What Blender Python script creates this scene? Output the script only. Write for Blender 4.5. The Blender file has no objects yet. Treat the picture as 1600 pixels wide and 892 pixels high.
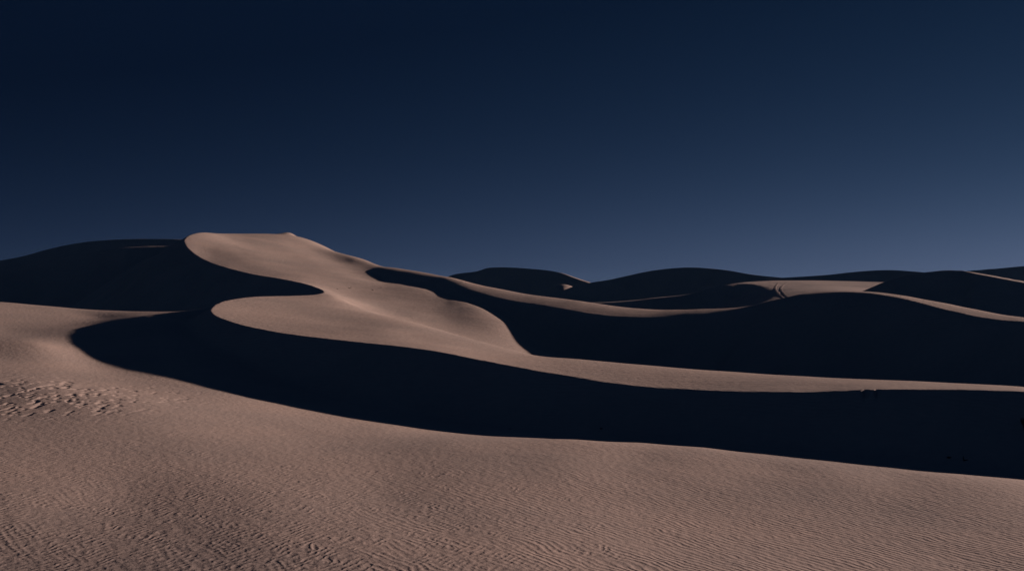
import bpy, math
import numpy as np
from mathutils import Vector

sc = bpy.context.scene
# ------------------------------------------------------------------ camera, sky, sun
F, HX, HY = 2222.0, 800.0, 446.0          # focal length and centre of the photograph, in its pixels
ZC = 9.0                                  # camera height over the lowest sand
cd = bpy.data.cameras.new('camera'); cam = bpy.data.objects.new('camera', cd)
sc.collection.objects.link(cam); sc.camera = cam
cd.sensor_width = 36.0; cd.lens = F / 1600 * 36.0
cd.clip_start = 0.1; cd.clip_end = 30000
cam.location = (0, 0, ZC); cam.rotation_euler = (math.pi / 2, 0, 0)

SUN_AZ, SUN_EL = 50.0, 9.0                # degrees right of the view direction, above the horizon
az, el = math.radians(SUN_AZ), math.radians(SUN_EL)
SUN = np.array([math.sin(az) * math.cos(el), math.cos(az) * math.cos(el), math.sin(el)])
ld = bpy.data.lights.new('sun', 'SUN'); lo = bpy.data.objects.new('sun', ld); sc.collection.objects.link(lo)
ld.energy = 4.75; ld.angle = math.radians(0.6); ld.color = (1.0, 0.79, 0.705)
lo.rotation_euler = Vector(SUN).to_track_quat('Z', 'Y').to_euler(); lo.location = (60, 40, 60)

w = bpy.data.worlds.new('World'); sc.world = w; w.use_nodes = True
nt = w.node_tree; N = nt.nodes; L = nt.links
bg = N['Background']
sky = N.new('ShaderNodeTexSky'); sky.sky_type = 'NISHITA'; sky.sun_disc = False
sky.sun_elevation = el; sky.sun_rotation = az
sky.air_density = 0.5; sky.dust_density = 0.0; sky.ozone_density = 5.0
def wmath(op, a, b=None):
    n = N.new('ShaderNodeMath'); n.operation = op
    for i, v in enumerate((a, b)):
        if v is None: continue
        if isinstance(v, (int, float)): n.inputs[i].default_value = v
        else: L.new(v, n.inputs[i])
    return n.outputs[0]
sep = N.new('ShaderNodeSeparateColor'); L.new(sky.outputs[0], sep.inputs[0])
tc = N.new('ShaderNodeTexCoord')
dot = N.new('ShaderNodeVectorMath'); dot.operation = 'DOT_PRODUCT'
L.new(tc.outputs['Generated'], dot.inputs[0]); dot.inputs[1].default_value = tuple(SUN)
dot2 = wmath('MULTIPLY', dot.outputs['Value'], dot.outputs['Value'])      # a polarised sky: darkest at right angles to the sun
base = wmath('MAXIMUM', sep.outputs[1], 1.57)
comb = N.new('ShaderNodeCombineColor')
for i, (g, k, q) in enumerate(((2.323, .00064, .982), (1.714, .00253, 1.033), (1.37, .00907, .876))):   # deep polarised dusk grade of the sky
    glow = wmath('EXPONENT', wmath('MULTIPLY', dot2, q))
    L.new(wmath('MULTIPLY', wmath('MULTIPLY', wmath('POWER', base, g), k), glow), comb.inputs[i])
L.new(comb.outputs[0], bg.inputs[0]); bg.inputs[1].default_value = 1.0
sc.view_settings.view_transform = 'Standard'; sc.view_settings.look = 'None'
sc.view_settings.exposure = 0.0; sc.view_settings.gamma = 1.0
sc.cycles.max_bounces = 2; sc.cycles.diffuse_bounces = 0

# ------------------------------------------------------------------ sand materials
def sand(name, col=(0.60, 0.465, 0.40), ripple=1.0, scale=1.0, mode='near'):
    m = bpy.data.materials.new(name); m.use_nodes = True
    nt = m.node_tree; N = nt.nodes; L = nt.links
    b = N['Principled BSDF']; b.inputs['Roughness'].default_value = 1.0
    b.inputs['Specular IOR Level'].default_value = 0.05
    geo = N.new('ShaderNodeNewGeometry')
    pos = geo.outputs['Position']
    def noise(sc_, det=3, vec=pos, rough=.5, dist=0.0):
        n = N.new('ShaderNodeTexNoise'); n.inputs['Scale'].default_value = sc_
        n.inputs['Detail'].default_value = det; n.inputs['Roughness'].default_value = rough
        n.inputs['Distortion'].default_value = dist
        L.new(vec, n.inputs['Vector']); return n
    def mapping(vec, rot=0, scl=(1, 1, 1)):
        n = N.new('ShaderNodeMapping'); n.inputs['Rotation'].default_value[2] = rot
        n.inputs['Scale'].default_value = scl; L.new(vec, n.inputs['Vector']); return n.outputs[0]
    def mm(op, a, b=None, c=None, clamp=False):
        n = N.new('ShaderNodeMath'); n.operation = op; n.use_clamp = clamp
        for i, v in enumerate((a, b, c)):
            if v is None: continue
            if isinstance(v, (int, float)): n.inputs[i].default_value = v
            else: L.new(v, n.inputs[i])
        return n.outputs[0]
    # colour: warm sand, faint blotches and grain
    n1 = noise(0.12, 4); n2 = noise(1.7, 4)
    f = mm('ADD', mm('MULTIPLY', n1.outputs[0], .65), mm('MULTIPLY', n2.outputs[0], .35))
    cr = N.new('ShaderNodeValToRGB'); L.new(f, cr.inputs[0])
    e = cr.color_ramp.elements
    e[0].position = .34; e[0].color = (col[0] * .87, col[1] * .89, col[2] * .91, 1)
    e[1].position = .66; e[1].color = (col[0] * 1.10, col[1] * 1.07, col[2] * 1.05, 1)
    L.new(cr.outputs[0], b.inputs['Base Color'])
    if mode == 'near':
        # wind ripples: a warped ridge pattern, long diagonal crests on the right, confused crossing ones on the left
        sx = N.new('ShaderNodeSeparateXYZ'); L.new(pos, sx.inputs[0])
        warp = noise(0.35, 3, rough=.55); warp2 = noise(1.4, 3, mapping(pos, 0.3, (1, .6, 1)), rough=.6)
        def waves(rot, scl, freq, w1, w2, seed):
            v = mapping(pos, rot, scl)
            s = N.new('ShaderNodeSeparateXYZ'); L.new(v, s.inputs[0])
            sp = N.new('ShaderNodeSeparateColor'); L.new(warp.outputs['Color'], sp.inputs[0])
            sp2 = N.new('ShaderNodeSeparateColor'); L.new(warp2.outputs['Color'], sp2.inputs[0])
            ph = mm('ADD', mm('MULTIPLY', s.outputs[1], freq), mm('ADD', mm('MULTIPLY', sp.outputs[seed], w1), mm('MULTIPLY', sp2.outputs[seed], w2)))
            r = mm('SINE', ph)
            return mm('POWER', mm('MULTIPLY', mm('ADD', r, 1.0), .5), 1.4)
        wa = waves(math.radians(61), (1, 1, 1), 24.0, 25, 9, 0)
        wb = waves(math.radians(116), (1, 1, 1), 23.0, 33, 16, 1)
        mixn = noise(0.45, 2)
        left = mm('MULTIPLY_ADD', sx.outputs[0], -0.07, 0.40, clamp=True)          # more crossing towards the left
        wgt = mm('ADD', mm('MULTIPLY', mm('SUBTRACT', mixn.outputs[0], .5), 2.6), left, clamp=True)
        hgt = mm('ADD', mm('MULTIPLY', wa, mm('SUBTRACT', 1.0, wgt)), mm('MULTIPLY', mm('MULTIPLY', wb, wgt), 1.35))
        amp = mm('MULTIPLY_ADD', mm('SUBTRACT', noise(0.6, 3).outputs[0], .5), 2.2, .75, clamp=True)
        fade = mm('MULTIPLY_ADD', mm('MULTIPLY_ADD', sx.outputs[1], -1 / 26.0, 62 / 26.0, clamp=True), .75, .25)
        hgt = mm('MULTIPLY', mm('MULTIPLY', hgt, amp), fade)
        lump = noise(3.2, 3, mapping(pos, -.4, (1, .55, 1)))
        hgt = mm('ADD', mm('MULTIPLY', hgt, .0130 * ripple), mm('MULTIPLY', lump.outputs[0], .030 * ripple))
        grain = noise(22, 2); hgt = mm('ADD', hgt, mm('MULTIPLY', grain.outputs[0], .004))
    elif mode == 'mid':
        v = mapping(pos, math.radians(35), (1, 1, 1))
        s = N.new('ShaderNodeSeparateXYZ'); L.new(v, s.inputs[0])
        wp = noise(.25, 3)
        r = mm('SINE', mm('ADD', mm('MULTIPLY', s.outputs[1], 19.0), mm('MULTIPLY', wp.outputs[0], 30)))
        hgt = mm('ADD', mm('MULTIPLY', mm('MULTIPLY', r, noise(.5, 2).outputs[0]), .018 * ripple), mm('ADD', mm('MULTIPLY', noise(2.4, 4).outputs[0], .035 * ripple), mm('MULTIPLY', noise(.9, 3, mapping(pos, .65, (.25, 1.3, 1))).outputs[0], .05)))
    else:
        hgt = mm('MULTIPLY', noise(.6, 4).outputs[0], .12 * ripple)
    bp = N.new('ShaderNodeBump'); bp.inputs['Strength'].default_value = 1.0
    bp.inputs['Distance'].default_value = 1.0
    L.new(hgt, bp.inputs['Height']); L.new(bp.outputs[0], b.inputs['Normal'])
    return m
M_near = sand('rippled_sand', mode='near')
M_mid = sand('wind_smoothed_sand', col=(0.62, 0.48, 0.41), mode='mid')
M_far = sand('distant_sand', col=(0.58, 0.455, 0.40), mode='far')

# ------------------------------------------------------------------ helpers
def P(px, py, Y):                          # point of the place seen at (px, py) and Y metres ahead, camera at the origin
    px, py, Y = np.asarray(px, float), np.asarray(py, float), np.asarray(Y, float)
    return np.stack([(px - HX) / F * Y, Y + 0 * px, (HY - py) / F * Y], -1)

def spline(pts, step=0.5):                 # centripetal Catmull-Rom through 3D points, resampled evenly
    p = np.asarray(pts, float)
    p = np.vstack([2 * p[0] - p[1], p, 2 * p[-1] - p[-2]])
    out = []
    for i in range(1, len(p) - 2):
        P0, P1, P2, P3 = p[i - 1:i + 3]
        t0 = 0.; t1 = t0 + np.linalg.norm(P1 - P0) ** .5; t2 = t1 + np.linalg.norm(P2 - P1) ** .5; t3 = t2 + np.linalg.norm(P3 - P2) ** .5
        n = max(2, int(np.linalg.norm(P2 - P1) / (step * .25)))
        t = np.linspace(t1, t2, n, endpoint=False)[:, None]
        A1 = (t1 - t) / (t1 - t0) * P0 + (t - t0) / (t1 - t0) * P1
        A2 = (t2 - t) / (t2 - t1) * P1 + (t - t1) / (t2 - t1) * P2
        A3 = (t3 - t) / (t3 - t2) * P2 + (t - t2) / (t3 - t2) * P3
        B1 = (t2 - t) / (t2 - t0) * A1 + (t - t0) / (t2 - t0) * A2
        B2 = (t3 - t) / (t3 - t1) * A2 + (t - t1) / (t3 - t1) * A3
        out.append((t2 - t) / (t2 - t1) * B1 + (t - t1) / (t2 - t1) * B2)
    out.append(p[-2:-1]); q = np.vstack(out)
    d = np.r_[0, np.cumsum(np.linalg.norm(np.diff(q[:, :2], axis=0), axis=1))]
    s = np.linspace(0, d[-1], int(d[-1] / step) + 2)
    return np.stack([np.interp(s, d, q[:, k]) for k in range(q.shape[1])], -1)

PX0, PX1, DPX = -2600.0, 4600.0, 16.0
LY0, LY1, NLY = math.log(12.0), math.log(900.0), 320
gpx = np.arange(PX0, PX1 + DPX, DPX); gly = np.linspace(LY0, LY1, NLY)
def tps(points, smooth=0.02):              # thin-plate surface through 3D points, tabulated over (column, log distance)
    q = np.asarray(points, float)
    px = q[:, 0] / q[:, 1] * F + HX
    U = np.stack([px / 100, 10 * np.log(q[:, 1])], -1); n = len(U)
    def k(d2): return 0.5 * d2 * np.log(np.maximum(d2, 1e-12))
    K = k(((U[:, None] - U[None]) ** 2).sum(-1)) + smooth * np.eye(n)
    A = np.zeros((n + 3, n + 3)); A[:n, :n] = K
    A[:n, n] = 1; A[:n, n + 1:] = U; A[n, :n] = 1; A[n + 1:, :n] = U.T
    c = np.linalg.solve(A, np.r_[q[:, 2], 0, 0, 0])
    out = np.zeros((NLY, len(gpx)))
    for i, v in enumerate(gly):
        G = np.stack([gpx / 100, np.full(len(gpx), 10 * v)], -1)
        out[i] = k(((G[:, None] - U[None]) ** 2).sum(-1)) @ c[:n] + c[n] + G @ c[n + 1:]
    return out
def bic(tab, px, lY):                      # separable cubic lookup on a px x lnY product grid
    def wts(x, n):
        x = np.clip(x, 1.0, n - 2.001); i = np.floor(x).astype(int); t = x - i
        W = np.stack([-.5*t**3+t*t-.5*t, 1.5*t**3-2.5*t*t+1, -1.5*t**3+2*t*t+.5*t, .5*t**3-.5*t*t], -1)
        return i, W
    iu, Wu = wts((px - PX0) / DPX, tab.shape[1]); iv, Wv = wts((lY - LY0) / (LY1 - LY0) * (NLY - 1), tab.shape[0])
    T = sum(tab[:, np.clip(iu + k - 1, 0, tab.shape[1]-1)] * Wu[:, k] for k in range(4))
    return sum(T[np.clip(iv + k - 1, 0, tab.shape[0]-1)] * Wv[:, k][:, None] for k in range(4))

def sdf(line, X, Y, extra=()):             # signed plan distance (positive on the right-hand side of travel) and values at the nearest point
    A = line[:-1, :2].astype(np.float32); B = line[1:, :2].astype(np.float32)
    V = B - A; VV = (V * V).sum(1)
    shp = X.shape; x = X.ravel().astype(np.float32); y = Y.ravel().astype(np.float32)
    D = np.empty(x.size, np.float32); Z = [np.empty(x.size, np.float32) for _ in range(line.shape[1] - 2)]
    CH = 20000
    for s in range(0, x.size, CH):
        dx = x[s:s+CH, None] - A[:, 0]; dy = y[s:s+CH, None] - A[:, 1]
        t = np.clip((dx * V[:, 0] + dy * V[:, 1]) / VV, 0, 1)
        ex = dx - t * V[:, 0]; ey = dy - t * V[:, 1]
        d2 = ex * ex + ey * ey; j = d2.argmin(1); r = np.arange(len(j))
        tj = t[r, j]
        cr = V[j, 0] * ey[r, j] - V[j, 1] * ex[r, j]
        D[s:s+CH] = np.sqrt(d2[r, j]) * np.where(cr > 0, -1, 1)
        for k in range(len(Z)):
            Z[k][s:s+CH] = line[j, 2 + k] * (1 - tj) + line[j + 1, 2 + k] * tj
    return D.reshape(shp), [z.reshape(shp) for z in Z]
def smin(a, b, k): h = np.clip(.5 + .5 * (b - a) / k, 0, 1); return b * (1 - h) + a * h - k * h * (1 - h)
def smax(a, b, k): return -smin(-a, -b, k)

_vn = {}
def vnoise(x, y, seed=0):                  # smooth value noise
    if seed not in _vn: _vn[seed] = np.random.RandomState(seed + 11).rand(256, 256)
    T = _vn[seed]; xi = np.floor(x).astype(int); yi = np.floor(y).astype(int)
    fx = x - xi; fy = y - yi; fx = fx * fx * (3 - 2 * fx); fy = fy * fy * (3 - 2 * fy)
    g = lambda i, j: T[(xi + i) & 255, (yi + j) & 255]
    return (g(0,0)*(1-fx)+g(1,0)*fx)*(1-fy)+(g(0,1)*(1-fx)+g(1,1)*fx)*fy - .5

def tag(o, label, cat='sand dune', kind='structure', group=None):
    o['label'] = label; o['category'] = cat
    if kind: o['kind'] = kind
    if group: o['group'] = group
def grid_object(name, X, Y, Z, mat, mask=None, nrm=None):
    nr, nc = X.shape
    co = np.stack([X, Y, Z + ZC], -1).reshape(-1, 3)
    idx = np.arange(nr * nc).reshape(nr, nc)
    q = np.stack([idx[:-1, :-1], idx[:-1, 1:], idx[1:, 1:], idx[1:, :-1]], -1).reshape(-1, 4)
    if mask is not None:
        q = q[mask.reshape(-1)]
        used = np.unique(q); rem = np.zeros(nr * nc, int); rem[used] = np.arange(len(used))
        q = rem[q]; co = co[used]; nrm = nrm.reshape(-1, 3)[used] if nrm is not None else None
    me = bpy.data.meshes.new(name)
    me.vertices.add(len(co)); me.vertices.foreach_set('co', co.astype(np.float32).ravel())
    me.loops.add(q.size); me.loops.foreach_set('vertex_index', q.astype(np.int32).ravel())
    me.polygons.add(len(q)); me.polygons.foreach_set('loop_start', np.arange(0, q.size, 4, dtype=np.int32))
    me.polygons.foreach_set('loop_total', np.full(len(q), 4, np.int32))
    me.update(calc_edges=True)
    me.polygons.foreach_set('use_smooth', np.ones(len(q), bool))
    me.materials.append(mat)
    if nrm is not None: me.normals_split_custom_set_from_vertices(nrm.reshape(-1, 3).astype(np.float32))
    o = bpy.data.objects.new(name, me); sc.collection.objects.link(o); return o
def normals(X, Y, Z):
    def grad(A): return np.gradient(A, axis=0), np.gradient(A, axis=1)
    (xr, xc), (yr, yc), (zr, zc) = grad(X), grad(Y), grad(Z)
    n = np.stack([yc*zr - zc*yr, zc*xr - xc*zr, xc*yr - yc*xr], -1)
    n *= np.sign(n[..., 2:3] + 1e-12)
    return n / np.linalg.norm(n, axis=-1, keepdims=True)

# ------------------------------------------------------------------ the crest lines
# main crest: from behind the summit, round the upper nose, back into the notch, round the lower nose, then to the right
S_pts = [(600, 430, 400), (530, 402, 350), (485, 376, 318), (452, 359.6, 300), (440, 361, 296), (412, 363.3, 286), (375, 363, 268), (345, 362.8, 254), (325, 362.7, 245), (306, 364.5, 234), (295, 368, 228), (288, 375, 222),
    (291, 384, 217.5), (300, 394, 213), (325, 409, 205.5), (350, 417.5, 199.5), (400, 429.5, 191), (435, 435, 186), (475, 443, 178.5), (495, 449, 172.5),
    (505, 454.5, 166),
(502, 458, 160.5), (487, 460.8, 157), (462, 462, 153), (430, 462.3, 148), (400, 463.2, 143), (375, 465.7, 137), (350, 471, 129.5), (336, 477, 123.5),
    (329.5, 484, 119), (333, 491, 116), (345, 498, 113.5), (380, 508, 110), (425, 517.5, 107), (475, 525, 104), (550, 534, 100.5), (620, 541.5, 98),
    (678, 549, 96), (734, 559, 94), (790, 569.5, 92), (835, 578, 90), (875, 585, 88.5), (950, 598, 85.5), (1000, 604, 84), (1100, 610, 82), (1200, 612, 80),
    (1287, 612, 78.5), (1350, 609.3, 77.5), (1450, 609, 76), (1525, 610, 75), (1600, 612.5, 74), (1750, 619, 72), (2100, 640, 68), (3000, 690, 60)]
S3 = P(*np.array(S_pts).T)
def brad(px, Y): # softness of the brink: sharp on the noses, rounded in the middle of the near ridge
    return np.where(Y < 100, .05 + .38 * np.exp(-((px - 1050) / 190.0) ** 2), .04)
SA = np.array(S_pts)
S_line = spline(np.c_[S3, brad(SA[:, 0], SA[:, 2])], 0.45)
# brink of the long dark face behind, starting behind the summit
E_pts = [(400, 372, 330, .3), (460, 378, 278, .10), (505, 392.5, 247, .10), (550, 409.5, 231, .15), (600, 425, 212.5, .24), (645, 439, 203, .38), (685, 449.5, 194.5, .47), (712, 456, 188.5, .55), (779, 469, 181, .60), (847, 479, 175.5, .62), (900, 488.5, 171, .62),
    (950, 495, 167.5, .62), (1000, 497.5, 165, .62), (1050, 496, 162.5, .60), (1100, 491, 160, .58), (1150, 483, 158, .56), (1200, 472.5, 156.5, .54), (1250, 462.5, 154, .54), (1300, 458, 151.5, .55),
    (1337, 457.5, 149.5, .56), (1375, 461, 147, .6), (1412, 467.5, 144, .6), (1450, 477, 140.5, .6), (1500, 490, 136.5, .6), (1550, 499, 132.5, .6), (1600, 503.5, 129, .6),
    (1700, 506, 121, .6), (1900, 500, 110, .6), (2300, 530, 92, .55), (3200, 640, 70, .5)]
EA = np.array(E_pts); E3 = P(EA[:, 0], EA[:, 1], EA[:, 2])
ekw = np.interp(EA[:, 0], [500, 600, 700, 800, 1150, 1250, 1600], [2.0, 2.2, 1.5, .5, .35, .25, .30])
E_line = spline(np.c_[E3, EA[:, 3], ekw], 0.6)

def shade_edge(pts, line, ylo, yhi):       # where the sun ray that grazes the crest line reaches the ground seen at (px, py)
    res = []
    h = SUN[:2] / np.hypot(*SUN[:2]); te = math.tan(el)
    for px, py in pts:
        Ys = np.linspace(ylo, yhi, 800); Q = P(px, py, Ys)
        best = None
        prev = None
        for q in Q:
            a = line[:-1, :2] - q[:2]; b = line[1:, :2] - q[:2]
            ca = h[0] * a[:, 1] - h[1] * a[:, 0]; cb = h[0] * b[:, 1] - h[1] * b[:, 0]
            k = np.where((ca * cb <= 0))[0]; g = -1e9
            for j in k:
                t = ca[j] / (ca[j] - cb[j] + 1e-12); c = line[j, :3] * (1 - t) + line[j + 1, :3] * t
                s = (c[:2] - q[:2]) @ h
                if s > 0: g = max(g, c[2] - (q[2] + s * te))
            if prev is not None and prev[0] < -1e-9 and prev[0] > -1e8 and g >= 0 or (prev is not None and prev[0] >= 0 and -1e8 < g < 0):
                t = prev[0] / (prev[0] - g); Yb = prev[1] + (q[1] - prev[1]) * t
                best = Yb if best is None else best
            prev = (g, q[1])
        res.append((px, py, best))
    return res
edge1 = shade_edge([(240, 493.5), (225, 496), (190, 501), (150, 507.5), (125, 513.5), (106, 528), (112, 537.5), (130, 552.5), (160, 567.5), (207, 581), (250, 589), (295, 599), (350, 612), (397, 624), (480, 642), (560, 656), (680, 673), (770, 681)], S_line[S_line[:, 1] < 150], 50, 146)
edge2 = shade_edge([(712, 467.5), (734, 474.5), (750, 481), (768, 490), (786, 502), (797, 523), (813, 541), (833, 556)], E_line, 120, 185)

# ------------------------------------------------------------------ the terrain between them
def Pts(rows): r = np.array(rows, float); return P(r[:, 0], r[:, 1], r[:, 2])
def Z(rows):                               # rows of (px, Y, z)
    r = np.array(rows, float); return np.stack([(r[:, 0] - HX) / F * r[:, 1], r[:, 1], r[:, 2]], -1)
near_pts = np.vstack([
    Pts([(a, b, c) for a, b, c in edge1 if c]),
    # bottom of the picture and below it
    Pts([(0, 892, 37), (400, 892, 37), (800, 892, 37.6), (1200, 892, 39.6), (1600, 892, 40.9), (-800, 892, 37.5), (2400, 892, 41.5)]),
    Z([(-800, 16, -7.6), (0, 16, -7.6), (800, 16, -7.7), (1600, 16, -8.0), (2400, 16, -8.2)]),
    # open slope on the left
    Pts([(0, 780, 46), (0, 690, 58.5), (0, 620, 74), (0, 560, 94.5), (0, 515, 118), (200, 780, 47.5), (200, 690, 60), (200, 630, 74), (60, 600, 80), (60, 540, 102),
         (400, 780, 47.5), (400, 700, 61), (600, 780, 49), (600, 710, 61)]),
    # skyline of the slope on the left, dropping into the hollow behind it
    Pts([(-300, 467, 165), (0, 473, 156), (100, 480.5, 149), (175, 485, 147), (250, 487, 145), (290, 487, 143), (325, 482, 142), (150, 495, 138), (200, 492, 137), (240, 490.5, 136)]),
    Z([(-300, 180, -3.2), (0, 172, -3.6), (175, 166, -4.2), (290, 160, -4.6), (400, 160, -4.8), (-300, 210, -6), (0, 200, -6.2), (175, 195, -6.4), (400, 180, -6.2), (400, 210, -7), (0, 260, -7), (400, 260, -7),
       (360, 125, -4.3), (400, 135, -4.3), (420, 110, -5.4), (400, 100, -6.1)]),
    # highlight band and far edge of the near rise on the right
    Pts([(700, 692, 66), (800, 697, 64.8), (1000, 711, 63.3), (1200, 727, 61.6), (1400, 745, 59.4), (1600, 768, 55.7),
         (900, 687, 69.6), (1000, 692.5, 69.9), (1100, 700, 69.1), (1200, 708.5, 67.8), (1300, 718, 66), (1400, 729, 63.9), (1500, 740, 61.7), (1600, 751, 59.4), (2200, 800, 52),
         (800, 780, 49.6), (1000, 790, 50), (1200, 800, 50), (1400, 815, 48.7), (1600, 830, 47.2)]),
    # trough floor between it and the foot of the dune
    Z([(850, 78, -8.3), (1000, 77, -8.9), (1200, 75, -9.2), (1400, 72, -9.3), (1600, 69, -9.3), (2200, 62, -9.8), (700, 84, -8.2), (900, 84, -8.8), (1200, 82, -9.4), (1600, 76, -9.5), (600, 92, -7.9),
       (900, 100, -9), (1400, 100, -9.6), (500, 115, -7), (700, 120, -9), (1200, 140, -9.5), (700, 180, -9.5), (1600, 120, -9.5), (1200, 220, -9.5), (2600, 100, -8.5), (3500, 80, -8), (-1500, 100, -5.5), (-1500, 60, -7)])])
T_near = tps(near_pts, .01)

sel = lambda lo, hi, n: S_line[(np.arange(len(S_line)) >= lo) & (np.arange(len(S_line)) < hi)][::n, :3]
crest_all = S_line[::7, :3]
crest_all = crest_all[crest_all[:, 1] < 245]
wind_pts = np.vstack([crest_all,
    # top line of the near ridge, seen against the bowl and the dark face behind
    Pts([(525, 462.5, 158), (550, 476, 151), (575, 487, 145), (612, 495.5, 140), (650, 504, 135), (690, 515.6, 129), (757, 534.7, 120), (802, 547, 115), (833, 554.5, 111), (900, 560.5, 106), (1000, 569.5, 100), (1125, 579.8, 95.5),
         (1250, 587.5, 92), (1350, 592, 90), (1450, 596, 88), (1600, 604, 84)]),
    Pts([(450, 490, 125), (550, 506, 121), (650, 525, 112), (750, 548, 104), (600, 515, 114), (700, 543, 102)]),
    # floor of the bowl and of the valley on the right
    Z([(560, 158, -2.45), (620, 153, -3.7), (680, 150, -4.95), (740, 146, -5.95), (800, 142, -7.0), (900, 132, -8.2), (1100, 125, -8.6), (1400, 115, -8.8), (1700, 100, -8.8), (900, 160, -8.4), (1200, 150, -9), (1600, 125, -9)]),
    Pts([(a, b, c) for a, b, c in edge2 if c]),
    Pts([(690, 459.5, 190), (668, 452.5, 194), (645, 446, 199), (620, 440, 204)]),
    # the bowl rising to the summit, as height contours
    Z([(600, 168, -2.75), (650, 167, -3.35), (650, 180, -2.1), (700, 168, -3.75), (700, 181, -2.35), (525, 176, -1), (550, 181, -1), (600, 186, -1),  (515, 186, 0), (550, 192, 0), (600, 198, 0.05), (640, 207, .5),
       (435, 187, 1), (475, 191, 1), (500, 196, 1), (550, 203, 1), (600, 210, .95), (350, 202.5, 3), (400, 206, 3), (450, 213, 3), (500, 220, 3), (550, 228, 3), (320, 217, 5.2), (350, 218, 5.1), (400, 223, 5), (450, 232, 5), (500, 241, 5),
       (360, 243, 7.9), (400, 250, 8), (450, 259, 8), (500, 268, 7.6), (475, 284, 9.5), (450, 280, 10),
       (550, 255, 3.6), (600, 238, 1.2), (650, 222, -.3), (700, 208, -1.6), (760, 205, -4), (900, 190, -8), (1100, 190, -9.5), (520, 300, 6), (480, 330, 7.5), (420, 320, 9), (360, 300, 9), (500, 400, 0), (300, 380, 0), (650, 320, -5), (800, 260, -9), (1400, 200, -10), (2400, 100, -9), (3500, 80, -9)])])
T_wind = tps(wind_pts, .06)

back_pts = np.vstack([E_line[::7, :3],
    Z([(400, 320, 9), (440, 300, 9), (470, 270, 7.5)]), Pts([(505, 386.5, 254), (550, 397.5, 240), (600, 412.5, 223), (647, 422.5, 213), (696, 433, 203), (779, 452, 191.5), (850, 464, 184.5), (900, 471, 180), (950, 479.5, 176), (1000, 484, 173), (1050, 485, 170.5), (1100, 483, 167.5),
         (1175, 477, 163), (1200, 470.5, 160.5), (1250, 459.5, 157), (1287, 455.8, 154.5), (1337, 455, 152), (1375, 457.3, 150.5), (1412, 462.3, 148.5), (1475, 474, 144), (1525, 484.5, 140.5), (1575, 494, 136), (1600, 497.5, 133)]),
    Z([(500, 330, 4), (600, 260, 1), (650, 240, -.5), (780, 215, -2.6), (900, 205, -4.5), (1050, 195, -5.2), (1200, 185, -4.4), (1337, 175, -3.2), (1475, 167, -4.6), (1600, 155, -5.2), (1800, 150, -5.5),
       (560, 380, -4), (800, 250, -8), (1050, 230, -8.5), (1337, 210, -8), (1600, 190, -9), (2300, 140, -8), (3500, 100, -9), (1200, 300, -10), (2000, 260, -10)])])
T_back = tps(back_pts, .01)

a_in = np.linspace(-.40, .42, 880)
def ext(a0, da, lim, g):
    out = []; a = a0
    while abs(a) < lim: da *= g; a = a + da; out.append(a)
    return np.array(out)
a = np.r_[ext(-.40, -.0011, 1.1, 1.045)[::-1], a_in, ext(.42, .0011, 1.5, 1.04)]
Yr = np.r_[np.linspace(14, 33, 60, endpoint=False), np.linspace(33, 72, 300, endpoint=False), np.linspace(72, 124, 400, endpoint=False), np.linspace(124, 246, 520, endpoint=False), np.linspace(246, 310, 140, endpoint=False), np.linspace(310, 420, 36)]
AX, YY = np.meshgrid(a, Yr); XX = AX * YY
px = a * F + HX; lY = np.log(Yr)
zn = bic(T_near, px, lY); zw = bic(T_wind, px, lY); zb = bic(T_back, px, lY)
d1, (zc1, k1) = sdf(S_line, XX, YY)
d2, (zc2, s2, k2) = sdf(E_line, XX, YY)
w1 = .10 * vnoise(XX * .5, YY * .5, 1) + .05 * vnoise(XX * 1.3, YY * 1.3, 2)   # small irregularity of the brinks
nick = .40 * np.exp(-((px - 1352) / 4.5) ** 2) + .35 * np.exp(-((px - 1371) / 4) ** 2) + .25 * np.exp(-((px - 1300) / 6) ** 2)   # two slumps that nick the brink
slip1 = zc1 - .60 * (d1 + 1.1 * w1 + (nick * (Yr[:, None] < 90)) * np.exp(-(np.clip(d1, 0, 9) / .7) ** 2))
zm = smin(zw, slip1 + .0, np.maximum(k1, .03))
slip2 = zc2 - s2 * d2
ze = smin(zb, slip2, k2)
main = smax(zm, ze, np.interp(px, [560, 660, 760], [1.3, .9, .5])[None, :])
# a shallow trough that runs down from the summit into the dark face
gl = np.array([(440, 368, 288, 0), (480, 384, 261, .13), (520, 400, 240, .27), (560, 417, 223, .36), (600, 434, 207.5, .36), (640, 444, 200.5, .15), (670, 451, 194.5, 0)])
g_line = spline(np.c_[P(gl[:, 0], gl[:, 1], gl[:, 2]), gl[:, 3]], 1.5)
j0, j1 = np.searchsorted(Yr, [180, 300]); i0, i1 = np.searchsorted(px, [380, 720])
dg, (zg, ag) = sdf(g_line, XX[j0:j1, i0:i1], YY[j0:j1, i0:i1])
main[j0:j1, i0:i1] -= ag * np.exp(-(dg / 5.0) ** 2)
z = smax(zn, main, .5)
z = z + .16 * vnoise(XX * .12, YY * .12, 3) * np.interp(YY, [50, 90, 130, 260], [.3, .6, .3, .3]) + .03 * vnoise(XX * .45, YY * .30, 4)
z = z + 1.0 * np.exp(-(((XX + 47.0) / 5) ** 2 + ((YY - 299) / 7) ** 2)) + .5 * np.exp(-(((XX + 46.7) / 1.6) ** 2 + ((YY - 299) / 4) ** 2))   # the small peak of the summit
edge = np.clip((-.42 - AX) / .5, 0, 1) ** 2 + np.clip((AX - .75) / .7, 0, 1) ** 2 + np.clip((YY - 350) / 68, 0, 1) ** 2
edge = np.clip(edge, 0, 1); z = np.clip(z, -10.4, 13) * (1 - edge) + (-10.6) * edge
z = z - 8 * np.clip((235 - px[None, :]) / 120, 0, 1) * np.clip((YY - 200) / 30, 0, 1)
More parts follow.
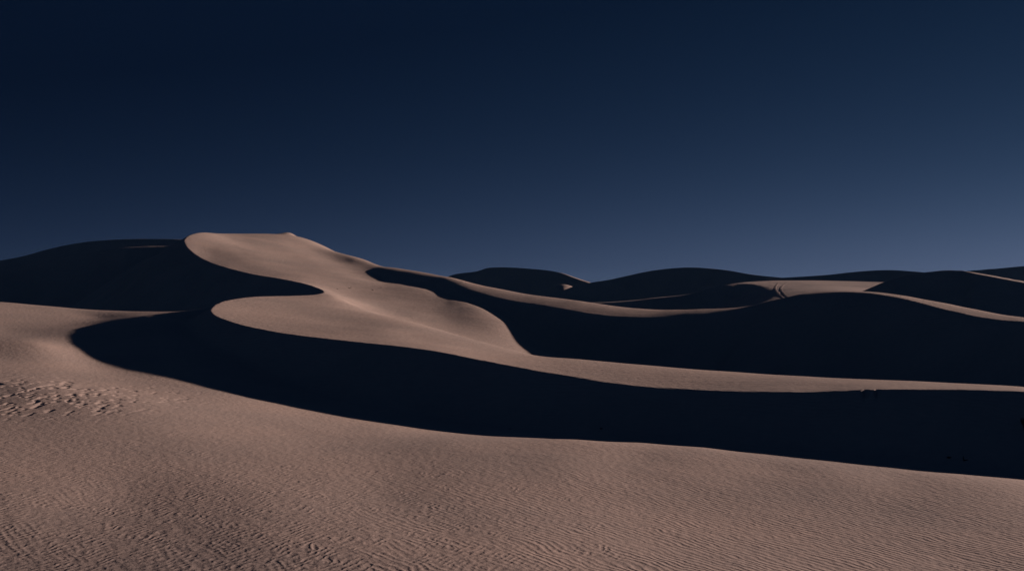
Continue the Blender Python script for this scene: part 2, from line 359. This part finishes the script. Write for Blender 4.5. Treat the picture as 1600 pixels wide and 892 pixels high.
# scour marks on the slope at the left edge of the picture
pit = np.clip(vnoise(XX * 4.3 - YY * .35, YY * .95 + XX * .3, 5) + .6 * vnoise(XX * 7.2, YY * 2.1, 6) + .35 * vnoise(XX * .5, YY * .3, 7) - .22, 0, 1)
pm = np.exp(-((XX + 27) / 8.5) ** 4) * np.exp(-((YY - 75 - (XX + 27) * .2) / 10) ** 4)
z = z - .11 * np.sqrt(pit) * np.clip(pit * 12, 0, 1) * pm + .05 * vnoise(XX * 1.1, YY * .6, 12) * pm
own = np.where(zn > main, 0, np.where(zm >= ze, 1, 2))
own[(own == 2) & (px[None, :] < 470)] = 1
nrm = normals(XX, YY, z)
q = own[:-1, :-1]
o = grid_object('foreground_sand', XX, YY, z, M_near, (q == 0), nrm)
tag(o, 'rippled open sand slope in the foreground with the long curved shadow of the dune across it', 'sand slope')
o = grid_object('sand_dune', XX, YY, z, M_mid, (q == 1), nrm)
tag(o, 'large sunlit dune with the sharp S-shaped crest winding down from the summit on the left')
o = grid_object('sand_dune', XX, YY, z, M_mid, (q == 2), nrm)
tag(o, 'long dune behind the winding crest, dark face with a thin sunlit strip along its top')

# ------------------------------------------------------------------ far dunes
def crest_dune(crest, brink, Yd, label, slope=.45, width=8.0, back=.16, base=-9.8, mat=None, n=None, soft=.0, seed=0, group=None, und_k=1.0, ledge=None, ltop=.12, name='sand_dune'):
    c = np.array(crest, float)
    if c.shape[1] == 2: c = np.c_[c, np.full(len(c), Yd)]
    xs = np.arange(c[0, 0], c[-1, 0] + .1, max(1.2, (c[-1, 0] - c[0, 0]) / 700))
    cs = spline(np.c_[c[:, 0], c[:, 1], c[:, 2]], 1.0)
    pyc = np.interp(xs, cs[:, 0], cs[:, 1]); Yc = np.interp(xs, cs[:, 0], cs[:, 2])
    b = np.array(brink, float); gap = np.interp(xs, b[:, 0], b[:, 1], left=0, right=0)      # height in the picture of the sunlit strip
    k = np.ones(9) / 9; gap = np.convolve(np.pad(gap, 4, 'edge'), k, 'valid')
    aa = (xs - HX) / F
    wid = width * np.clip(gap / max(gap.max(), 1.0), .05, 1.0); Yb = Yc - wid
    zc = (HY - pyc) / F * Yc; zb_ = (HY - pyc - gap) / F * Yb
    zc += .10 * min(und_k, 1) * vnoise(xs / 9, 0 * xs, seed) * Yc / 300
    rows = []
    tf = np.linspace(0, 1, 150)
    hgt = np.maximum(zb_ - base, .5); lf = hgt / slope * 1.25
    for t in tf:                                                       # face, steep below the brink, easing out at the foot
        Yq = Yb - lf * (1 - t); u = (1 - t) * 1.25
        zz = zb_ - hgt * (np.where(u < .75, u, .75 + (1.0 - .75) * (1 - np.exp(-(u - .75) / .25)) / (1 - math.exp(-2.0))))
        und = vnoise(aa * Yq * .035 + seed, Yq * .03, seed + 1) * 2.2 + vnoise(aa * Yq * .11, Yq * .09, seed + 2) * .5
        rows.append((Yq, zz + und_k * und * np.clip(u * 2.5, 0, 1) * np.clip(hgt / 12, .1, 1)))
    for t in np.linspace(0, 1, 12)[1:]:
        u = 1 - (1 - t) ** 1.6
        rows.append((Yb + (Yc - Yb) * t, zb_ + (zc - zb_) * u))
    for t in np.linspace(0, 1, 24)[1:]:
        D = (np.maximum(zc - base, .5)) / back
        rows.append((Yc + D * t, zc - (zc - base) * (t * t * (3 - 2 * t) * .6 + t * .4)))
    if ledge:                                                          # a small terrace on the face that catches the sun
        lg = np.array(ledge); g = np.interp(xs, lg[:, 0], lg[:, 2], left=0, right=0); pt = np.interp(xs, lg[:, 0], lg[:, 1])
        st = (HY - pt) / F; mface = hgt * 1.25 / lf; Yj = (zb_ - mface * Yb) / (st - mface); zj = st * Yj
        Y0 = (zj - ltop * Yj) / ((HY - pt - g) / F - ltop); z0 = (HY - pt - g) / F * Y0
        on = g > .02
        for i_, (Yq, zq) in enumerate(rows):
            lz = np.where(Yq < Y0, z0 - .85 * (Y0 - Yq), z0 + ltop * (Yq - Y0))
            rows[i_] = (Yq, np.where(on & (Yq <= Yj + 1), np.maximum(zq, lz), zq))
    Yg = np.array([r[0] for r in rows]); Zg = np.array([r[1] for r in rows]); Xg = Yg * aa[None, :]
    if soft: pass
    o = grid_object(name, Xg, Yg, Zg, mat or M_far)
    tag(o, label, group=group); return o

crest_dune([(-700, 452, 380), (-400, 436, 375), (-150, 421, 372), (-60, 413, 370), (0, 407, 370), (37, 400, 370), (75, 389.5, 370), (112, 381.5, 371), (150, 376.5, 372), (200, 373.8, 373), (240, 373.5, 374), (275, 374, 374), (320, 377, 376), (380, 390, 380), (470, 420, 384)],
           [(0, .3)], 286, 'dark rounded dune at the far left on the skyline, behind the upper nose of the crest', slope=.42, seed=3, und_k=.3)
crest_dune([(-400, 480), (-100, 440), (0, 423), (60, 409), (110, 400), (140, 395.3), (165, 390.8), (190, 387.3), (217, 385.4), (240, 384.5), (262, 384.8), (300, 388), (360, 400), (420, 420)], [(135, 0), (162, 1.8), (195, 4.0), (225, 2.6), (262, 0)], 330,
           'lower dark dune at the far left with a thin sunlit sliver along its top', slope=.62, und_k=.1, seed=5, width=4.5)
crest_dune([(560, 470), (640, 446), (696, 433.2), (712, 428.3), (746, 423.6), (761, 418.9), (779, 417.7), (800, 418), (824, 419.6), (858, 422.8), (880, 427.2), (900, 434), (920, 440.5), (950, 450), (1000, 462)],
           [(872, 0), (888, 1.0), (905, 1.5), (920, 1.2), (932, 0)], 505, 'dark dune with a flat rounded top on the horizon, just right of the sloping ridge', seed=9, width=2.5, und_k=.15, slope=.75)
crest_dune([(700, 474), (800, 465), (845, 456), (858, 450), (866, 446.2), (873, 444.6), (881, 444.2), (889, 445.6), (897, 449), (910, 457)], [(860, 0), (868, 2.2), (876, 3.6), (884, 2.6), (897, 0)], 466,
           'tiny low dune with a sunlit patch in front of the flat-topped horizon dune', slope=.62, width=4, und_k=.1, seed=6)
crest_dune([(640, 500), (760, 482), (830, 468), (880, 453.5), (892, 449), (905, 445), (925, 441.2), (950, 437.4), (975, 432), (1010, 424.5), (1040, 420.2), (1065, 418.2), (1085, 418), (1100, 418.8), (1137, 422.5), (1175, 429), (1212, 433), (1260, 438), (1350, 448)],
           [(0, .2)], 450, 'dark domed dune in the middle of the horizon', seed=14, slope=.6, und_k=.3)
crest_dune([(900, 480), (1000, 463), (1060, 453), (1130, 443.5), (1190, 437), (1225, 433.8), (1240, 433), (1290, 429.7), (1337, 424.7), (1375, 422.2), (1400, 422.3), (1425, 424), (1460, 427), (1520, 433), (1620, 442)],
           [(0, .2)], 435, 'low dark dune on the horizon directly above the sunlit saddle with vehicle tracks', seed=19, slope=.55, und_k=.3)
crest_dune([(1420, 436), (1475, 427), (1510, 423.6), (1550, 420.4), (1600, 415.8), (1680, 411), (1800, 409), (2000, 420), (2300, 440)],
           [(0, .2)], 640, 'dark dune rising at the right edge of the horizon, farthest away', seed=23)
crest_dune([(1250, 492, 306), (1300, 474, 302), (1337, 459, 298), (1352, 453, 297), (1375, 443.5, 296), (1395, 436, 295), (1412, 431.3, 294), (1431, 428, 292), (1450, 425.3, 291), (1475, 422.7, 290), (1500, 423, 288), (1512, 424.3, 287), (1550, 430.5, 284), (1600, 439.5, 280), (1700, 458, 274), (1850, 478, 268), (2100, 500, 260)],
           [(1505, 0), (1520, 1.6), (1560, 2.4), (1600, 2.6), (1800, 3)], 290, 'dark humped dune on the right with a thin sunlit line running down its crest to the picture edge', seed=28, width=8)

# the saddle with the vehicle tracks: lit back slope, dark face towards the left
V_pts = [(700, 500, 356, .8), (800, 486, 353, .8), (880, 477.5, 351, .7), (912, 474.5, 350, .6), (975, 471.5, 349, .6), (1025, 466, 348, .5), (1082, 459, 347, .4), (1110, 452.5, 347, .4), (1135, 446.5, 348, .5), (1155, 443.2, 350, .7), (1172, 444.5, 348, 1.0),
         (1184, 449, 341, 1.2), (1189, 455, 329, 1.3), (1187, 461, 315, 1.3), (1180, 468, 300, 1.3), (1168, 477, 283, 1.3), (1140, 492, 262, 1.2), (1080, 512, 245, 1)]
VA = np.array(V_pts); V3 = P(VA[:, 0], VA[:, 1], VA[:, 2]); V_line = spline(np.c_[V3, VA[:, 3]], 1.0)
vp = np.vstack([V_line[::6, :3], Pts([(880, 475.7, 359), (912, 472.7, 358), (975, 469.7, 357), (1025, 464.3, 356), (1082, 458, 354), (1120, 448.8, 355), (1155, 441.7, 362), (1200, 439.2, 376), (1280, 438.8, 384), (1337, 439.7, 384), (1375, 440.8, 382), (1430, 443, 378),
         (1200, 470, 288), (1200, 460, 308), (1210, 450, 336), (1250, 459, 300), (1250, 450, 328), (1300, 456, 302), (1300, 448, 334), (1350, 458, 305), (1360, 450, 340), (1420, 455, 330), (1230, 444, 352), (1300, 442.5, 360)]),
         Z([(800, 380, -7.5), (900, 380, -6.5), (1000, 378, -5.5), (1100, 378, -3), (1200, 430, -3), (1300, 440, -3), (1400, 440, -3), (1200, 520, -9), (1400, 520, -9), (900, 450, -9.5), (1250, 270, -4.5), (1400, 270, -5), (1250, 230, -8), (1500, 300, -4), (1500, 420, -4)])])
T_sad = tps(vp, .02)
av = (np.linspace(720, 1480, 520) - HX) / F; Yv = np.linspace(236, 500, 420)
AV, YV = np.meshgrid(av, Yv); XV = AV * YV
zv = bic(T_sad, av * F + HX, np.log(Yv)); dv, (zcv, kv) = sdf(V_line, XV, YV)
zv = smin(zv, zcv - .45 * dv, kv)
zv = np.maximum(zv + .15 * vnoise(XV * .1, YV * .1, 8), -9.9)
o = grid_object('sand_dune', XV, YV, zv, M_far)
tag(o, 'sunlit saddle between the dark dunes on the right with a pair of vehicle tracks across it')
def hsad(x, y):
    pxx = x / y * F + HX; i = np.interp(pxx, av * F + HX, np.arange(len(av))); j = np.interp(y, Yv, np.arange(len(Yv)))
    i0, j0 = int(i), int(j); fi, fj = i - i0, j - j0
    return (zv[j0, i0]*(1-fi)+zv[j0, i0+1]*fi)*(1-fj)+(zv[j0+1, i0]*(1-fi)+zv[j0+1, i0+1]*fi)*fj

# vehicle tracks: two pressed ruts with raised sand along their sides
def seen(h, px_, py_, ya, yb):             # where the sight line through (px, py) meets the surface
    best = None
    for Yq in np.arange(ya, yb, .25):
        q = P(px_, py_, Yq)
        if h(q[0], q[1]) >= q[2]: return q[:2]
        best = q
    return best[:2]
def rut(pts, label):
    c = np.array([seen(hsad, a_, b_, 262, 400) for a_, b_ in pts])
    c = spline(np.c_[c, np.zeros(len(c))], .6)[:, :2]
    d = np.gradient(c, axis=0); d /= np.linalg.norm(d, axis=1)[:, None]; nn = np.stack([-d[:, 1], d[:, 0]], -1)
    prof = [(-.30, -.05), (-.17, .03), (-.09, .05), (-.04, .01), (.04, .01), (.09, .05), (.17, .03), (.30, -.05)]
    fade = np.clip(np.minimum(np.arange(len(c)), np.arange(len(c))[::-1]) / 6, .2, 1)
    Xr = np.array([c[:, 0] + nn[:, 0] * o_ for o_, _ in prof]); Yr_ = np.array([c[:, 1] + nn[:, 1] * o_ for o_, _ in prof])
    Zr = np.array([[hsad(Xr[i, j], Yr_[i, j]) + prof[i][1] * fade[j] for j in range(len(c))] for i in range(len(prof))])
    o = grid_object('tyre_track', Xr, Yr_, Zr, M_far)
    o['label'] = label; o['category'] = 'tyre track'; o['group'] = 'tyre tracks on the sunlit saddle'
rut([(1217, 441.5), (1214, 445), (1211.5, 449.5), (1213, 454.5), (1217, 459.5), (1222.5, 464), (1230, 470)], 'left rut of the vehicle tracks curving over the sunlit saddle')
rut([(1233, 441), (1226, 444.5), (1220.5, 449.5), (1221.5, 454.5), (1225.5, 459.5), (1231, 464), (1238, 469)], 'right rut of the vehicle tracks curving over the sunlit saddle')

# ------------------------------------------------------------------ desert floor out to the horizon
rr = np.r_[np.linspace(0.5, 40, 12), np.geomspace(50, 2600, 60)]; ph = np.linspace(0, 2 * math.pi, 241)
PH, RR = np.meshgrid(ph, rr); XG = RR * np.sin(PH); YG = RR * np.cos(PH)
ZG = -10.9 + (6 * vnoise(XG / 160, YG / 210, 9) + 2 * vnoise(XG / 60, YG / 70, 10) + 1) * np.clip((RR - 420) / 300, 0, 1) * np.where(YG > 0, np.clip((np.abs(XG) / np.maximum(YG, 1) - .5) * 3, 0, 1) , 1)
o = grid_object('desert_floor', XG, YG, ZG, M_far)
tag(o, 'flat desert sand between and beyond the dunes', 'desert floor')

# ------------------------------------------------------------------ thin desert air
hm = bpy.data.materials.new('thin_air'); hm.use_nodes = True; hn = hm.node_tree; hn.nodes.remove(hn.nodes['Principled BSDF'])
pv = hn.nodes.new('ShaderNodeVolumePrincipled'); pv.inputs['Color'].default_value = (.34, .64, 1.0, 1); pv.inputs['Density'].default_value = 3.2e-5; pv.inputs['Anisotropy'].default_value = 0.0
hn.links.new(pv.outputs[0], hn.nodes['Material Output'].inputs['Volume'])
hv = [(x_, y_, z_) for x_ in (-2700, 2700) for y_ in (-2700, 2700) for z_ in (-16, 27)]
hme = bpy.data.meshes.new('haze'); hme.from_pydata(hv, [], [(0, 1, 3, 2), (4, 6, 7, 5), (0, 4, 5, 1), (2, 3, 7, 6), (0, 2, 6, 4), (1, 5, 7, 3)]); hme.materials.append(hm)
ho = bpy.data.objects.new('haze', hme); sc.collection.objects.link(ho); ho['kind'] = 'stuff'; ho['label'] = 'thin blue desert air over all the dunes'; ho['category'] = 'haze'

# ------------------------------------------------------------------ small things lying on the sand
def hmain(x, y):
    i = np.interp(x / y, a, np.arange(len(a))); j = np.interp(y, Yr, np.arange(len(Yr))); i0, j0 = int(i), int(j); fi, fj = i - i0, j - j0
    return (z[j0, i0]*(1-fi)+z[j0, i0+1]*fi)*(1-fj)+(z[j0+1, i0]*(1-fi)+z[j0+1, i0+1]*fi)*fj
def plain(name, col, rough=.9):
    m = bpy.data.materials.new(name); m.use_nodes = True; nt = m.node_tree; b_ = nt.nodes['Principled BSDF']
    n = nt.nodes.new('ShaderNodeTexNoise'); n.inputs['Scale'].default_value = 9; r = nt.nodes.new('ShaderNodeValToRGB')
    r.color_ramp.elements[0].color = (*[c * .7 for c in col], 1); r.color_ramp.elements[1].color = (*[c * 1.3 for c in col], 1)
    nt.links.new(n.outputs[0], r.inputs[0]); nt.links.new(r.outputs[0], b_.inputs['Base Color']); b_.inputs['Roughness'].default_value = rough
    return m
M_wood = plain('dead_wood', (.045, .035, .03)); M_rock = plain('dark_stone', (.05, .045, .045)); M_leaf = plain('dry_scrub', (.07, .06, .045)); M_straw = plain('dry_straw', (.50, .39, .33))
import bmesh
def tube(bm, pts, r0, r1, n=7):
    pts = [Vector(p) for p in pts]; rings = []
    for k, p in enumerate(pts):
        t = (pts[min(k + 1, len(pts) - 1)] - pts[max(k - 1, 0)]).normalized()
        u = t.orthogonal().normalized(); v = t.cross(u); r = r0 + (r1 - r0) * k / (len(pts) - 1)
        rings.append([bm.verts.new(p + u * math.cos(2 * math.pi * i / n) * r + v * math.sin(2 * math.pi * i / n) * r) for i in range(n)])
    for A_, B_ in zip(rings, rings[1:]):
        for i in range(n): bm.faces.new((A_[i], A_[(i + 1) % n], B_[(i + 1) % n], B_[i]))
    bm.faces.new(rings[0][::-1]); bm.faces.new(rings[-1])
def drop(name, bm, mat, px_, py_, ya, yb, label, cat, group=None):
    q = seen(hmain, px_, py_, ya, yb)
    me = bpy.data.meshes.new(name); bm.to_mesh(me); bm.free(); me.materials.append(mat)
    for p in me.polygons: p.use_smooth = True
    o = bpy.data.objects.new(name, me); sc.collection.objects.link(o)
    o.location = (q[0], q[1], hmain(*q) + ZC - .01)
    o['label'] = label; o['category'] = cat
    if group: o['group'] = group
    return o
rnd = np.random.RandomState(4)
bm = bmesh.new()
tube(bm, [(0, 0, -.03), (-.01, 0, .08), (-.03, .01, .17), (-.02, .02, .23)], .035, .018)
tube(bm, [(-.01, 0, .03), (.12, -.02, .05), (.26, .0, .035), (.40, .03, .05)], .035, .014)
tube(bm, [(.20, 0, .04), (.27, .05, .09), (.31, .07, .11)], .014, .008)
drop('dead_branch', bm, M_wood, 1506, 722, 65.5, 80, 'small bent dead branch standing out of the shaded sand near the right edge', 'branch')
def stone(w_, d_, h_, seed):
    bm = bmesh.new(); bmesh.ops.create_icosphere(bm, subdivisions=3, radius=1)
    r = np.random.RandomState(seed); ph_ = r.rand(6) * 6
    for v in bm.verts:
        k = 1 + .16 * math.sin(v.co.x * 3 + ph_[0]) + .12 * math.sin(v.co.y * 4 + ph_[1]) + .08 * math.sin(v.co.z * 6 + v.co.x * 5 + ph_[2])
        v.co = Vector((v.co.x * w_ * k, v.co.y * d_ * k, v.co.z * h_ * k + h_ * .3))
    return bm
drop('stone', stone(.13, .10, .045, 1), M_rock, 1483, 716, 65.5, 80, 'flat dark stone on the shaded sand, left of the dead branch', 'stone')
drop('stone', stone(.10, .09, .04, 2), M_rock, 940, 671, 71, 90, 'dark stone in the shaded trough, right of the middle of the picture', 'stone')
drop('stone', stone(.08, .08, .035, 3), M_rock, 797, 670, 71, 95, 'dark stone in the shadow, near the middle of the picture', 'stone')
def tuft(h_, spread, n, seed):
    bm = bmesh.new(); r = np.random.RandomState(seed)
    for k in range(n):
        an = r.rand() * 6.28; le = h_ * (.6 + .5 * r.rand()); sp = spread * (.3 + .7 * r.rand()); b0 = (math.cos(an) * sp * .2, math.sin(an) * sp * .2, -.02)
        tube(bm, [b0, (math.cos(an) * sp * .5, math.sin(an) * sp * .5, le * .6), (math.cos(an) * sp, math.sin(an) * sp, le)], h_ * .035, h_ * .012, 4)
    return bm
drop('shrub', tuft(.65, .32, 60, 9), M_leaf, 1603, 676, 66, 82, 'small dark shrub at the foot of the shaded slope, cut by the right picture edge', 'shrub')
for (tx, ty, th, lab) in ((527, 452, .22, 'leftmost of the faint dry tufts in the sunlit bowl'), (546, 450.5, .34, 'largest of the faint dry tufts in the sunlit bowl, second from the left'),
                          (582, 453.5, .26, 'third dry tuft from the left in the sunlit bowl, below the shaded streak'), (595, 450, .22, 'rightmost of the faint dry tufts in the sunlit bowl')):
    drop('grass_tuft', tuft(th * .5, th * .9, 22, int(tx)), M_straw, tx, ty, 168, 230, lab, 'grass tuft', 'dry tufts in the bowl')
